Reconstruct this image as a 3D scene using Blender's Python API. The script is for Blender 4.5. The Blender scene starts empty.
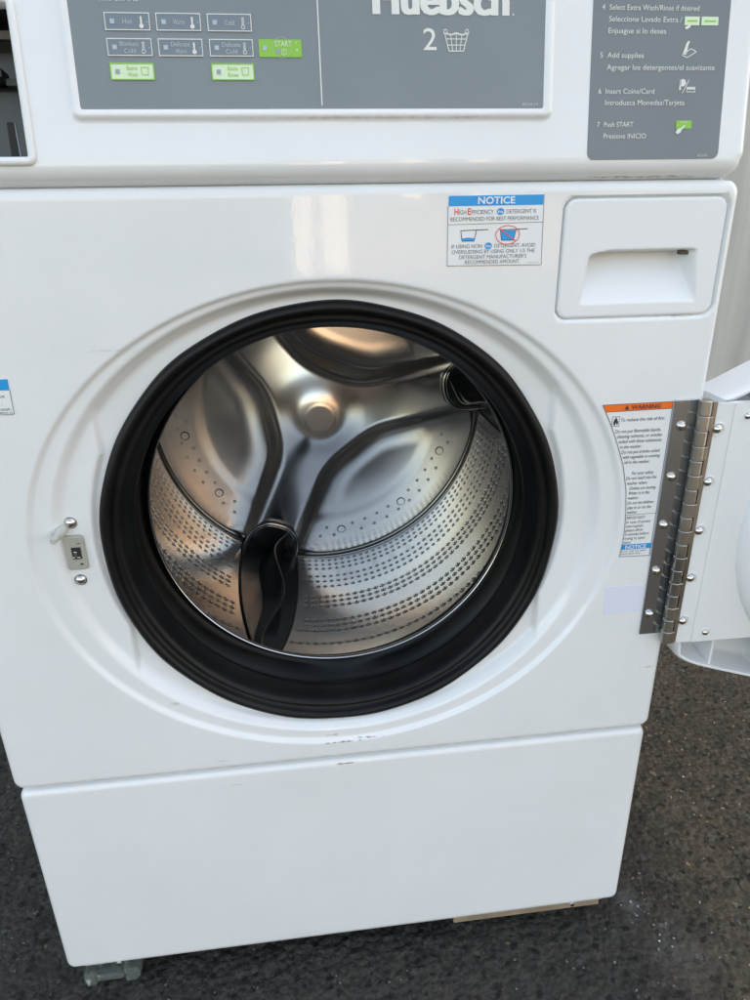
import bpy, bmesh, math, random
from mathutils import Vector, Matrix
random.seed(7)
S = bpy.context.scene
COL = S.collection
R = math.radians

# ------------------------------------------------------------------ materials
def new_mat(name):
    m = bpy.data.materials.new(name); m.use_nodes = True
    nt = m.node_tree; b = nt.nodes['Principled BSDF']
    return m, nt, b
def N(nt, t, **k):
    n = nt.nodes.new(t)
    for a, v in k.items(): setattr(n, a, v)
    return n
def simple(name, col, rough=.5, metal=0., bump=0., bscale=200., coat=0., spec=None, var=0., vscale=8.):
    m, nt, b = new_mat(name)
    b.inputs['Base Color'].default_value = (*col, 1)
    b.inputs['Roughness'].default_value = rough
    b.inputs['Metallic'].default_value = metal
    b.inputs['Coat Weight'].default_value = coat
    b.inputs['Coat Roughness'].default_value = .06
    if spec is not None: b.inputs['Specular IOR Level'].default_value = spec
    tc = N(nt, 'ShaderNodeTexCoord')
    if bump:
        no = N(nt, 'ShaderNodeTexNoise'); no.inputs['Scale'].default_value = bscale
        no.inputs['Detail'].default_value = 3
        bp = N(nt, 'ShaderNodeBump'); bp.inputs['Strength'].default_value = bump; bp.inputs['Distance'].default_value = .001
        nt.links.new(tc.outputs['Object'], no.inputs['Vector']); nt.links.new(no.outputs['Fac'], bp.inputs['Height'])
        nt.links.new(bp.outputs['Normal'], b.inputs['Normal'])
    if var:
        no = N(nt, 'ShaderNodeTexNoise'); no.inputs['Scale'].default_value = vscale; no.inputs['Detail'].default_value = 5
        rp = N(nt, 'ShaderNodeValToRGB')
        rp.color_ramp.elements[0].position = .3; rp.color_ramp.elements[1].position = .7
        rp.color_ramp.elements[0].color = (*[c*(1-var) for c in col], 1); rp.color_ramp.elements[1].color = (*[min(1, c*(1+var)) for c in col], 1)
        nt.links.new(tc.outputs['Object'], no.inputs['Vector']); nt.links.new(no.outputs['Fac'], rp.inputs['Fac'])
        nt.links.new(rp.outputs['Color'], b.inputs['Base Color'])
    return m

def enamel(name, col=(.80, .815, .83), spots=()):
    """glossy white paint: orange peel, faint grime, little nicks, and stains at given places (x, z, rx, rz, colour, strength)"""
    m, nt, b = new_mat(name); L = nt.links.new
    tc = N(nt, 'ShaderNodeTexCoord')
    # grime
    n1 = N(nt, 'ShaderNodeTexNoise'); n1.inputs['Scale'].default_value = 5; n1.inputs['Detail'].default_value = 8; n1.inputs['Roughness'].default_value = .65
    L(tc.outputs['Object'], n1.inputs['Vector'])
    rp = N(nt, 'ShaderNodeValToRGB'); e = rp.color_ramp.elements
    e[0].position = .35; e[0].color = (col[0]*.955, col[1]*.955, col[2]*.95, 1); e[1].position = .6; e[1].color = (*col, 1)
    L(n1.outputs['Fac'], rp.inputs['Fac'])
    # nicks : small dark voronoi points kept by a second mask
    vo = N(nt, 'ShaderNodeTexVoronoi'); vo.inputs['Scale'].default_value = 14; L(tc.outputs['Object'], vo.inputs['Vector'])
    lt = N(nt, 'ShaderNodeMath', operation='LESS_THAN'); lt.inputs[1].default_value = .02; L(vo.outputs['Distance'], lt.inputs[0])
    sp = N(nt, 'ShaderNodeSeparateColor'); L(vo.outputs['Color'], sp.inputs['Color'])
    gt = N(nt, 'ShaderNodeMath', operation='GREATER_THAN'); gt.inputs[1].default_value = .72; L(sp.outputs['Red'], gt.inputs[0])
    mu = N(nt, 'ShaderNodeMath', operation='MULTIPLY'); L(lt.outputs[0], mu.inputs[0]); L(gt.outputs[0], mu.inputs[1])
    mm = N(nt, 'ShaderNodeMath', operation='MULTIPLY'); mm.inputs[1].default_value = .6; L(mu.outputs[0], mm.inputs[0])
    mx = N(nt, 'ShaderNodeMixRGB'); mx.inputs['Color2'].default_value = (.28, .25, .22, 1)
    L(mm.outputs[0], mx.inputs['Fac']); L(rp.outputs['Color'], mx.inputs['Color1'])
    last = mx.outputs['Color']
    # hair scratches
    mp = N(nt, 'ShaderNodeMapping'); mp.inputs['Scale'].default_value = (3, 3, 60); mp.inputs['Rotation'].default_value = (0, .5, 0)
    n2 = N(nt, 'ShaderNodeTexNoise'); n2.inputs['Scale'].default_value = 4; n2.inputs['Detail'].default_value = 2
    L(tc.outputs['Object'], mp.inputs['Vector']); L(mp.outputs['Vector'], n2.inputs['Vector'])
    r2 = N(nt, 'ShaderNodeValToRGB'); r2.color_ramp.elements[0].position = .74; r2.color_ramp.elements[1].position = .78
    L(n2.outputs['Fac'], r2.inputs['Fac'])
    m2 = N(nt, 'ShaderNodeMath', operation='MULTIPLY'); m2.inputs[1].default_value = .10; L(r2.outputs['Color'], m2.inputs[0])
    mx2 = N(nt, 'ShaderNodeMixRGB'); mx2.inputs['Color2'].default_value = (.45, .43, .40, 1)
    L(m2.outputs[0], mx2.inputs['Fac']); L(last, mx2.inputs['Color1']); last = mx2.outputs['Color']
    for (sx, sz, rx, rz, c, k) in spots:
        mp = N(nt, 'ShaderNodeMapping', vector_type='POINT')
        mp.inputs['Location'].default_value = (-sx/rx, 0, -sz/rz); mp.inputs['Scale'].default_value = (1/rx, 0, 1/rz)
        L(tc.outputs['Object'], mp.inputs['Vector'])
        ln = N(nt, 'ShaderNodeVectorMath', operation='LENGTH'); L(mp.outputs['Vector'], ln.inputs[0])
        n3 = N(nt, 'ShaderNodeTexNoise'); n3.inputs['Scale'].default_value = 170; n3.inputs['Detail'].default_value = 4
        L(tc.outputs['Object'], n3.inputs['Vector'])
        a = N(nt, 'ShaderNodeMath', operation='MULTIPLY_ADD'); a.inputs[1].default_value = 2.6; a.inputs[2].default_value = -1.3
        L(n3.outputs['Fac'], a.inputs[0])
        ad = N(nt, 'ShaderNodeMath', operation='ADD'); L(ln.outputs['Value'], ad.inputs[0]); L(a.outputs[0], ad.inputs[1])
        r3 = N(nt, 'ShaderNodeMapRange'); r3.inputs['From Min'].default_value = .8; r3.inputs['From Max'].default_value = .2
        r3.inputs['To Min'].default_value = 0; r3.inputs['To Max'].default_value = k
        L(ad.outputs[0], r3.inputs['Value'])
        mx3 = N(nt, 'ShaderNodeMixRGB'); mx3.inputs['Color2'].default_value = (*c, 1)
        L(r3.outputs['Result'], mx3.inputs['Fac']); L(last, mx3.inputs['Color1']); last = mx3.outputs['Color']
    L(last, b.inputs['Base Color'])
    n4 = N(nt, 'ShaderNodeTexNoise'); n4.inputs['Scale'].default_value = 260; n4.inputs['Detail'].default_value = 1
    n5 = N(nt, 'ShaderNodeTexNoise'); n5.inputs['Scale'].default_value = 7; n5.inputs['Detail'].default_value = 1
    L(tc.outputs['Object'], n4.inputs['Vector']); L(tc.outputs['Object'], n5.inputs['Vector'])
    b1 = N(nt, 'ShaderNodeBump'); b1.inputs['Strength'].default_value = .10; b1.inputs['Distance'].default_value = .0003
    b2 = N(nt, 'ShaderNodeBump'); b2.inputs['Strength'].default_value = .10; b2.inputs['Distance'].default_value = .003
    L(n4.outputs['Fac'], b1.inputs['Height']); L(n5.outputs['Fac'], b2.inputs['Height']); L(b2.outputs['Normal'], b1.inputs['Normal'])
    L(b1.outputs['Normal'], b.inputs['Normal'])
    b.inputs['Roughness'].default_value = .045
    b.inputs['Specular IOR Level'].default_value = .55
    return m

def steel(name, col=(.62, .61, .60), rough=.22, scratch=.12, smudge=.1, axis=None):
    m, nt, b = new_mat(name); L = nt.links.new
    b.inputs['Metallic'].default_value = 1
    tc = N(nt, 'ShaderNodeTexCoord')
    n1 = N(nt, 'ShaderNodeTexNoise'); n1.inputs['Scale'].default_value = 9; n1.inputs['Detail'].default_value = 6
    L(tc.outputs['Object'], n1.inputs['Vector'])
    mr = N(nt, 'ShaderNodeMapRange'); mr.inputs['From Min'].default_value = .3; mr.inputs['From Max'].default_value = .7
    mr.inputs['To Min'].default_value = rough*(1-smudge*3); mr.inputs['To Max'].default_value = rough*(1+smudge*4)
    L(n1.outputs['Fac'], mr.inputs['Value']); L(mr.outputs['Result'], b.inputs['Roughness'])
    rp = N(nt, 'ShaderNodeValToRGB'); e = rp.color_ramp.elements
    e[0].position = .3; e[0].color = (*[c*.9 for c in col], 1); e[1].position = .7; e[1].color = (*col, 1)
    L(n1.outputs['Fac'], rp.inputs['Fac']); L(rp.outputs['Color'], b.inputs['Base Color'])
    mp = N(nt, 'ShaderNodeMapping')
    mp.inputs['Scale'].default_value = {'z': (500, 500, 6), 'x': (6, 500, 500), 'y': (300, 8, 300), None: (40, 300, 40)}[axis]
    n2 = N(nt, 'ShaderNodeTexNoise'); n2.inputs['Scale'].default_value = 1; n2.inputs['Detail'].default_value = 3
    L(tc.outputs['Object'], mp.inputs['Vector']); L(mp.outputs['Vector'], n2.inputs['Vector'])
    bp = N(nt, 'ShaderNodeBump'); bp.inputs['Strength'].default_value = scratch; bp.inputs['Distance'].default_value = .0005
    L(n2.outputs['Fac'], bp.inputs['Height']); L(bp.outputs['Normal'], b.inputs['Normal'])
    return m

RUST = (.20, .12, .07); DIRT = (.22, .20, .18); SOOT = (.10, .095, .09)
M = {}
M['front'] = enamel('front_enamel', spots=[(-.012, .3595, .018, .0045, (.42, .33, .22), .6), (.035, .361, .012, .0022, RUST, .4), (-.006, .3350, .030, .0012, SOOT, .75), (.024, .3372, .018, .0009, SOOT, .6), (-.012, .3425, .010, .0018, (.45, .38, .28), .5),
      (-.17, .402, .010, .003, (.45, .40, .33), .45), (.328, .396, .010, .0025, (.52, .45, .36), .5), (-.132, .326, .012, .0009, (.4, .4, .4), .5), (.30, .7660, .016, .0016, (.42, .38, .30), .5), (-.18, .755, .03, .0012, (.55, .53, .5), .4)])
M['lower'] = enamel('lower_enamel', spots=[(-.004, .3040, .014, .0014, SOOT, .7), (-.12, .29, .010, .0010, (.4, .4, .4), .4), (-.06, .045, .02, .0012, (.4, .39, .37), .45)])
M['control'] = enamel('control_enamel', spots=[(.26, .8765, .06, .0011, (.25, .20, .15), .6), (.05, .9185, .12, .0010, (.45, .36, .27), .4)])
M['white'] = enamel('white_paint', (.80, .815, .83))
M['plastic'] = simple('white_plastic', (.78, .80, .82), .38, bump=.06, bscale=90)
M['steel'] = steel('drum_steel', (.60, .59, .58), .22, .006, .03)
M['back_steel'] = steel('drum_back_steel', (.62, .61, .60), .20, .05, .04)
M['hinge_steel'] = steel('hinge_steel', (.54, .58, .63), .18, .2, .04, 'z')
M['knuckle_steel'] = steel('knuckle_steel', (.52, .49, .44), .34, .25, .14, 'z')
M['chrome'] = steel('rivet_steel', (.70, .68, .65), .14, .02, .06)
M['hole'] = simple('hole_dark', (.018, .018, .018), .7)
M['black'] = simple('black_plastic', (.012, .012, .013), .45)
M['lifter'] = simple('lifter_dark', (.013, .016, .018), .26, metal=0., bump=.05, bscale=30, var=.3)
M['lifter_edge'] = simple('lifter_edge_metal', (.22, .21, .19), .3, metal=.9)
M['rubber'] = simple('gasket_rubber', (.0045, .0047, .0053), .44, bump=.3, bscale=60, var=.5, vscale=25)
M['grey'] = simple('grey_overlay', (.200, .230, .248), .33, bump=.05, bscale=500, var=.05, vscale=12)
M['grey2'] = simple('grey_instruction_sheet', (.170, .193, .208), .30, bump=.05, bscale=500, var=.05, vscale=12)
M['ink_w'] = simple('pale_ink', (.74, .75, .72), .5)
M['ink_f'] = simple('faded_pale_ink', (.50, .53, .54), .5)
M['led'] = simple('led_window', (.42, .50, .56), .3)
M['led2'] = simple('led_window_grey', (.30, .33, .40), .3)
M['box'] = simple('button_blue_grey', (.175, .215, .255), .35)
M['green'] = simple('green_ink', (.25, .53, .05), .4)
M['green_pale'] = simple('pale_green_ink', (.66, .80, .56), .4)
M['paper'] = simple('sticker_paper', (.78, .80, .82), .35, var=.03, vscale=20)
M['ink_k'] = simple('black_ink', (.035, .035, .04), .5)
M['ink_g'] = simple('grey_ink', (.13, .13, .15), .5)
M['blue'] = simple('blue_ink', (.012, .31, .72), .4)
M['orange'] = simple('orange_ink', (.85, .16, .015), .4)
M['red'] = simple('red_ink', (.80, .06, .04), .4)
M['lav'] = simple('lavender_tape', (.73, .76, .89), .4)
M['beige'] = simple('beige_plastic', (.38, .38, .33), .4, bump=.1, bscale=150)
M['pin'] = simple('pale_pin', (.52, .53, .48), .35)
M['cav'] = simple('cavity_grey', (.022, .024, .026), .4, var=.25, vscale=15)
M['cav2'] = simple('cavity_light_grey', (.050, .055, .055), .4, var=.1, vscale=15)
M['tan'] = simple('tan_metal', (.09, .075, .06), .5)
M['glass'] = new_mat('door_glass')[0]
_b = M['glass'].node_tree.nodes['Principled BSDF']; _b.inputs['Transmission Weight'].default_value = 1; _b.inputs['Roughness'].default_value = .03; _b.inputs['IOR'].default_value = 1.45
M['clear'] = new_mat('clear_plastic')[0]
_b = M['clear'].node_tree.nodes['Principled BSDF']; _b.inputs['Transmission Weight'].default_value = .93; _b.inputs['Roughness'].default_value = .12; _b.inputs['IOR'].default_value = 1.3; _b.inputs['Base Color'].default_value = (.80, .88, .82, 1)
M['wood'] = simple('weathered_wood', (.30, .23, .16), .7, bump=.5, bscale=60, var=.3, vscale=25)

# ------------------------------------------------------------------ helpers
def link(name, me, parent=None, loc=None):
    o = bpy.data.objects.new(name, me); COL.objects.link(o)
    if parent: o.parent = parent
    if loc: o.location = loc
    return o
def mesh(name, verts, faces, mats, parent=None, smooth=True, mi=None, sharp=None):
    me = bpy.data.meshes.new(name); me.from_pydata(verts, [], faces)
    for m in (mats if isinstance(mats, (list, tuple)) else [mats]): me.materials.append(m)
    if mi: me.polygons.foreach_set('material_index', mi)
    me.update()
    if smooth:
        me.polygons.foreach_set('use_smooth', [True]*len(me.polygons))
        if sharp: me.set_sharp_from_angle(angle=R(sharp))
    return link(name, me, parent)
def bmobj(name, bm, mats, parent=None, smooth=False, sharp=40):
    me = bpy.data.meshes.new(name); bmesh.ops.recalc_face_normals(bm, faces=bm.faces); bm.to_mesh(me); bm.free()
    for m in (mats if isinstance(mats, (list, tuple)) else [mats]): me.materials.append(m)
    if smooth:
        me.polygons.foreach_set('use_smooth', [True]*len(me.polygons)); me.set_sharp_from_angle(angle=R(sharp))
    return link(name, me, parent)
def box(bm, x0, x1, y0, y1, z0, z1, bev=0, mi=0, seg=2):
    g = bmesh.ops.create_cube(bm, size=1)
    for v in g['verts']:
        v.co = Vector((x0+(v.co.x+.5)*(x1-x0), y0+(v.co.y+.5)*(y1-y0), z0+(v.co.z+.5)*(z1-z0)))
    fs = list({f for v in g['verts'] for f in v.link_faces})
    if bev:
        es = list({e for v in g['verts'] for e in v.link_edges})
        r = bmesh.ops.bevel(bm, geom=es, offset=bev, segments=seg, affect='EDGES', profile=.5)
        fs = list({f for f in r['faces']} | {f for f in fs if f.is_valid})
    for f in fs: f.material_index = mi
def tube(bm, pts, r, n=8, closed=False, mi=0):
    pts = [Vector(p) for p in pts]; rings = []; m = len(pts)
    up = None
    for i, p in enumerate(pts):
        a = pts[(i-1) % m] if (closed or i > 0) else p
        b = pts[(i+1) % m] if (closed or i < m-1) else p
        t = (b-a).normalized()
        if up is None:
            up = t.orthogonal().normalized()
        up = (up - t*up.dot(t)).normalized(); s = t.cross(up)
        rr = r[i] if isinstance(r, (list, tuple)) else r
        rings.append([bm.verts.new(p + (up*math.cos(2*math.pi*k/n)+s*math.sin(2*math.pi*k/n))*rr) for k in range(n)])
    for i in range(m if closed else m-1):
        A, B = rings[i], rings[(i+1) % m]
        for k in range(n):
            f = bm.faces.new((A[k], A[(k+1) % n], B[(k+1) % n], B[k])); f.material_index = mi
    if not closed:
        bm.faces.new(rings[0]).material_index = mi; bm.faces.new(rings[-1]).material_index = mi
def sstep(t):
    t = 0. if t < 0 else 1. if t > 1 else t
    return t*t*(3-2*t)
def sdrr(x, z, x0, x1, z0, z1, r):
    cx, cz = (x0+x1)/2, (z0+z1)/2
    qx = abs(x-cx)-(x1-x0)/2+r; qz = abs(z-cz)-(z1-z0)/2+r
    return math.hypot(max(qx, 0), max(qz, 0))+min(max(qx, qz), 0)-r
def revolve(prof, n, cx, cz, name, mats, parent, wob=None, sharp=None, mi=None):
    V = []; F = []; MI = []
    for i in range(n):
        a = 2*math.pi*i/n
        for j, (r, y) in enumerate(prof):
            if wob: r, y = wob(r, y, a, j)
            V.append((cx+r*math.cos(a), y, cz+r*math.sin(a)))
    m = len(prof)
    for i in range(n):
        for j in range(m-1):
            a = i*m+j; b = ((i+1) % n)*m+j
            F.append((a, a+1, b+1, b)); MI.append(mi[j] if mi else 0)
    return mesh(name, V, F, mats, parent, True, MI if mi else None, sharp)
def empty(name, loc=(0, 0, 0)):
    o = bpy.data.objects.new(name, None); COL.objects.link(o); o.location = loc; return o
def tag(o, label=None, cat=None, group=None, kind=None):
    if label: o['label'] = label
    if cat: o['category'] = cat
    if group: o['group'] = group
    if kind: o['kind'] = kind
    return o

def plate(name, x0, x1, z0, z1, step, h, mat, parent, rad=.012, bev=.008, skirt=.03, T=None, hole=None, bevb=None):
    """pressed sheet-metal face: height field h(x,z) (inward), rounded corners, rolled edges and a return flange"""
    nx = round((x1-x0)/step); nz = round((z1-z0)/step)
    xs = [x0+(x1-x0)*i/nx for i in range(nx+1)]; zs = [z0+(z1-z0)*i/nz for i in range(nz+1)]
    # denser lines along the rolled edges
    def dens(a):
        lo, hi = a[0], a[-1]; e = [lo+bev*k/6 for k in range(1, 9)]; e2 = [hi-bev*k/6 for k in range(1, 9)]
        mid = [v for v in a if lo+bev*1.6 < v < hi-bev*1.6]
        return sorted([lo, hi]+e+e2+mid)
    xs = [xs[0]-1e-4]+dens(xs)+[xs[-1]+1e-4]; zs = [zs[0]-1e-4]+dens(zs)+[zs[-1]+1e-4]
    V = []; keep = []
    nX, nZ = len(xs), len(zs)
    for z in zs:
        for x in xs:
            d = -sdrr(x, z, x0, x1, z0, z1, rad)
            if d < 0:
                cx = min(max(x, x0+rad), x1-rad); cz = min(max(z, z0+rad), z1-rad)
                l = math.hypot(x-cx, z-cz) or 1
                px = cx+(x-cx)/l*rad; pz = cz+(z-cz)/l*rad; y = bev+skirt; keep.append(True)
            else:
                px, pz = x, z
                bb = bev if (bevb is None or z > z0+bevb) else bevb
                y = h(x, z)
                if d < bb: y += bb-math.sqrt(max(0, bb*bb-(bb-d)**2))
                keep.append(not (hole and hole(x, z)))
            V.append(T(px, pz, -y) if T else (px, y, pz))
    F = []
    for j in range(nZ-1):
        for i in range(nX-1):
            q = (j*nX+i, j*nX+i+1, (j+1)*nX+i+1, (j+1)*nX+i)
            if all(keep[k] for k in q): F.append(q)
    return mesh(name, V, F, mat, parent, True, None, 60)

# flat print on a surface : frames map (u, v, height above surface) to the world
FRONT = lambda u, v, h=0.: (u, -h, v)
TILT = R(8); Z1 = .8756; Y1 = -.006
def CTRL(u, v, h=0.):
    return (u, Y1+v*math.sin(TILT)-h*math.cos(TILT), Z1+v*math.cos(TILT)+h*math.sin(TILT))
_FONT_CACHE = {}
def glyphs(body, bold=0., shear=0.):
    key = (body, bold, shear)
    if key in _FONT_CACHE: return _FONT_CACHE[key]
    cu = bpy.data.curves.new('text', 'FONT'); cu.body = body; cu.size = 1; cu.offset = bold; cu.shear = shear; cu.resolution_u = 3
    o = bpy.data.objects.new('text', cu); COL.objects.link(o)
    dg = bpy.context.evaluated_depsgraph_get(); me = bpy.data.meshes.new_from_object(o.evaluated_get(dg))
    v = [tuple(p.co[:2]) for p in me.vertices]; f = [tuple(p.vertices) for p in me.polygons]
    bpy.data.objects.remove(o); bpy.data.curves.remove(cu); bpy.data.meshes.remove(me)
    _FONT_CACHE[key] = (v, f); return v, f
class Print:
    def __init__(s, T, slant=0.): s.T = T; s.V = []; s.F = []; s.MI = []; s.mats = []; s.slant = slant
    def mi(s, m):
        if m not in s.mats: s.mats.append(m)
        return s.mats.index(m)
    def poly(s, pts, m, h=.0006):
        k = len(s.V); s.V += [s.T(u, v, h) for u, v in pts]; s.F.append(tuple(range(k, k+len(pts)))); s.MI.append(s.mi(m))
    def rect(s, u0, u1, v0, v1, m, h=.0006): s.poly([(u0, v0), (u1, v0), (u1, v1), (u0, v1)], m, h)
    def frame(s, u0, u1, v0, v1, w, m, h=.0006):
        s.rect(u0, u1, v0, v0+w, m, h); s.rect(u0, u1, v1-w, v1, m, h); s.rect(u0, u0+w, v0+w, v1-w, m, h); s.rect(u1-w, u1, v0+w, v1-w, m, h)
    def line(s, pts, w, m, h=.0006):
        for a, b in zip(pts[:-1], pts[1:]):
            dx, dy = b[0]-a[0], b[1]-a[1]; l = math.hypot(dx, dy) or 1; nx, ny = -dy/l*w/2, dx/l*w/2
            s.poly([(a[0]-nx, a[1]-ny), (b[0]-nx, b[1]-ny), (b[0]+nx, b[1]+ny), (a[0]+nx, a[1]+ny)], m, h)
    def disc(s, u, v, r, m, h=.0006, n=20, ry=None):
        s.poly([(u+r*math.cos(2*math.pi*k/n), v+(ry or r)*math.sin(2*math.pi*k/n)) for k in range(n)], m, h)
    def ring(s, u, v, r, w, m, h=.0006, n=28, ry=None):
        ry = ry or r
        P = [(u+r*math.cos(2*math.pi*k/n), v+ry*math.sin(2*math.pi*k/n)) for k in range(n+1)]; s.line(P, w, m, h)
    def text(s, body, u, v, height, m, width=None, h=.0007, bold=0., shear=0., align='L'):
        vv, ff = glyphs(body, bold, shear)
        if not vv: return
        x0 = min(p[0] for p in vv); x1 = max(p[0] for p in vv)
        k = height/.70; kx = k if width is None else width/(x1-x0)
        off = {'L': 0, 'C': -(x1-x0)/2*kx, 'R': -(x1-x0)*kx}[align]
        b = len(s.V); s.V += [s.T(u+off+(p[0]-x0)*kx, v+p[1]*k, h) for p in vv]
        s.F += [tuple(b+i for i in f) for f in ff]; s.MI += [s.mi(m)]*len(ff)
    def done(s, name, parent): return mesh(name, s.V, s.F, s.mats, parent, False, s.MI)

def sheet(name, pts, T, mat, parent, th=.0003, base=0.):
    """a thin sticker or overlay with real thickness"""
    bm = bmesh.new()
    a = [bm.verts.new(T(u, v, base-.0002)) for u, v in pts]; b = [bm.verts.new(T(u, v, base+th)) for u, v in pts]
    bm.faces.new(b); n = len(pts)
    for i in range(n): bm.faces.new((a[i], a[(i+1) % n], b[(i+1) % n], b[i]))
    return bmobj(name, bm, mat, parent)
def rrect(x0, x1, z0, z1, r, n=5):
    P = []
    for cx, cz, a0 in ((x1-r, z1-r, 0), (x0+r, z1-r, 90), (x0+r, z0+r, 180), (x1-r, z0+r, 270)):
        for k in range(n+1):
            a = R(a0+90*k/n); P.append((cx+r*math.cos(a), cz+r*math.sin(a)))
    return P

# ================================================================== the washing machine
W = .3415
CX, CZ = .004, .5705
wm = tag(empty('washing_machine', (0, 0, 0)),
         'white front loading commercial washing machine with its round door swung open on dark asphalt', 'washing machine')

# ---- front panel
def front_h(x, z):
    y = 0.
    dz = z-.570; rr = math.hypot(x, dz)
    if rr > .30 and not (x > .18 and z > .75): return 0.
    rho = math.hypot(x/.2725, dz/.2335); d = (1-rho)*rr/max(rho, .3)
    y += .0040*sstep(d/.0038+.4)
    dz2 = z-.5745; r2 = math.hypot(x, dz2); rho = math.hypot(x/.2505, dz2/.2215); d = (1-rho)*r2/max(rho, .3)
    y += .0074*sstep(d/.0105+.45)
    if d > -.01:
        dzz = abs(z-.577); c = math.sqrt(.2195**2-dzz*dzz) if dzz < .088 else .2015
        y += .0056*sstep((c-abs(x))/.0045+.5)*sstep(d/.012+.3)
    if .18 < x and .75 < z:
        d = -sdrr(x, z, .1905, .3345, .7650, .8630, .011)
        y += .006*sstep(d/.0024+.1)
        y += .032*sstep(-sdrr(x, z, .2060, .3210, .7745, .8260, .004)/.003)
    return y
plate('front_panel', -W, W, .3125, .8742, .0017, front_h, M['front'], wm, hole=lambda x, z: math.hypot(x-.0005, z-.5712) < .2095)

# ---- dispenser drawer front
SC = [(.2113, .7785), (.3155, .7805), (.3112, .8212), (.2160, .8208)]
def drawer_h(x, z):
    zb, zt = .7785, .8215
    if not (.205 < x < .322 and zb-.004 < z < zt+.003): return .0005
    t = (z-zb)/(zt-zb)
    xl = .2113+(.0047)*t; xr = .3158-(.0045)*t
    ztop = .8213-.0035*max(0, 1-(x-xl)/.020)**2
    tt = max(0, min(1, t)); fl = sstep((x-xl)/(.003+.006*tt)); fr = sstep((xr-x)/(.002+.010*tt))
    ft = sstep((ztop-z)/.0032)
    return .0005+.025*tt**.9*fl*fr*ft
drawer = plate('dispenser_drawer', .1928, .3322, .7668, .8615, .0011, drawer_h, M['plastic'], wm, rad=.0095, bev=.0028, skirt=.006)
p = Print(FRONT)
for a in range(1):
    bm = bmesh.new(); box(bm, .3000, .3085, .0080, .0140, .8160, .8200, .0008); bmobj('drawer_catch', bm, M['tan'], drawer)

# ---- lower panel
def low_h(x, z): return .0015
plate('lower_panel', -W+.0015, W-.0015, .0330, .3100, .005, low_h, M['lower'], wm, bev=.0085, skirt=.018, rad=.011)
bm = bmesh.new(); box(bm, -W+.018, W-.018, .0095, .10, .0262, .0310, .001); bmobj('base_flange', bm, M['white'], wm)
for sx in (-.280, .278):
    bm = bmesh.new(); tube(bm, [(sx, -.001, .0365), (sx, .006, .0365)], .0026, 12)
    bmobj('panel_screw', bm, M['chrome'], wm, True)

# ---- cabinet
bm = bmesh.new()
box(bm, -.339, -.3365, .028, .74, .032, 1.045); box(bm, .3365, .339, .028, .74, .032, 1.045)
box(bm, -.336, .336, .737, .74, .032, 1.045); box(bm, -.336, .336, .06, .7365, .032, .034); box(bm, -.336, .336, .10, .7365, 1.042, 1.045)
bmobj('cabinet', bm, M['white'], wm)
for sx in (-.30, .30):
    for sy in (.06, .70):
        bm = bmesh.new(); tube(bm, [(sx, sy, 0), (sx, sy, .008)], .022, 16); tube(bm, [(sx, sy, .008), (sx, sy, .033)], .007, 10)
        bmobj('levelling_foot', bm, M['black'], wm, True)

# ---- control panel
WIN = (-.3300, -.2095, .0185, .1145)
def ctrl_h(x, s):
    y = 0.
    d = -sdrr(x, s, -.1765, .1755, .0415, .1900, .0065)
    y -= .0030*sstep(d/.0028)
    d2 = -sdrr(x, s, -.1712, .1692, .0478, .1840, .0025)
    y += .0018*sstep(d2/.0016)
    return y
cp = plate('control_panel', -.3385, .3385, 0.0012, .196, .0016, ctrl_h, M['control'], wm, rad=.013, bev=.009, bevb=.014, skirt=.02, T=CTRL,
           hole=lambda x, s: WIN[0] < x < WIN[1] and WIN[2] < s < WIN[3])
# overlay sheet with its buttons
ov = sheet('display_overlay', rrect(-.1702, .1682, .0490, .1835, .0022), CTRL, M['grey'], wm, th=.0003, base=.0014)
H0 = .0021
p = Print(CTRL)
p.line([(.0006, .0510), (.0006, .1830)], .0009, M['ink_w'], H0)
p.done('divider_line', ov); p = Print(CTRL)
for q_, (dx_, dy_) in enumerate(((0, 0), (.0009, 0), (.0017, 0))): p.text('Huebsch', .0396+dx_, .1104+dy_, .0205, M['ink_w'], width=.0990, h=H0+q_*.00002, bold=.02)
p.disc(.1432, .1106, .0006, M['ink_w'], H0, 8)
p.done('logo', ov); p = Print(CTRL)
p.text('2', .0762, .0874, .0141, M['ink_w'], width=.0098, h=H0, bold=.004)
p.done('load_number', ov); p = Print(CTRL)
def bask(u, v): return (.1007+u*.0087*(.62+.38*(v)), .0868+v*.0118)
p.line([bask(-1, 1), bask(-1, 0), bask(1, 0), bask(1, 1)], .0007, M['ink_w'], H0)
for k in (-.5, 0, .5): p.line([bask(k, 0), bask(k, .95)], .0006, M['ink_w'], H0)
for k in (.33, .66): p.line([bask(-1, k), bask(1, k)], .0006, M['ink_w'], H0)
p.line([bask(-1, .98), bask(-.5, .88), bask(0, .98), bask(.5, .88), bask(1, .98)], .0011, M['ink_w'], H0)
for sgn in (-1, 1): p.ring(.1007+sgn*.0080, .0990, .0013, .0006, M['ink_w'], H0, 10, ry=.0018)
p.done('basket_symbol', ov); p = Print(CTRL); p.text('802614', .1515, .0508, .0020, M['ink_f'], width=.012, h=H0)
p.done('part_code', ov); p = Print(CTRL); p.text('PROGRAMS', -.1485, .1158, .0026, M['ink_w'], width=.026, h=H0)
p.done('printed_heading', ov)
def thermo(p, u, v, fill, H):
    p.line([(u, v-.0012), (u, v+.0036)], .0012 if fill else .0004, M['ink_w'], H)
    if not fill:
        p.line([(u-.0007, v-.0010), (u-.0007, v+.0036), (u+.0007, v+.0036), (u+.0007, v-.0010)], .0003, M['ink_w'], H)
        p.ring(u, v-.0022, .0012, .0005, M['ink_w'], H, 12)
    else: p.disc(u, v-.0022, .0015, M['ink_w'], H, 12)
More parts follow.
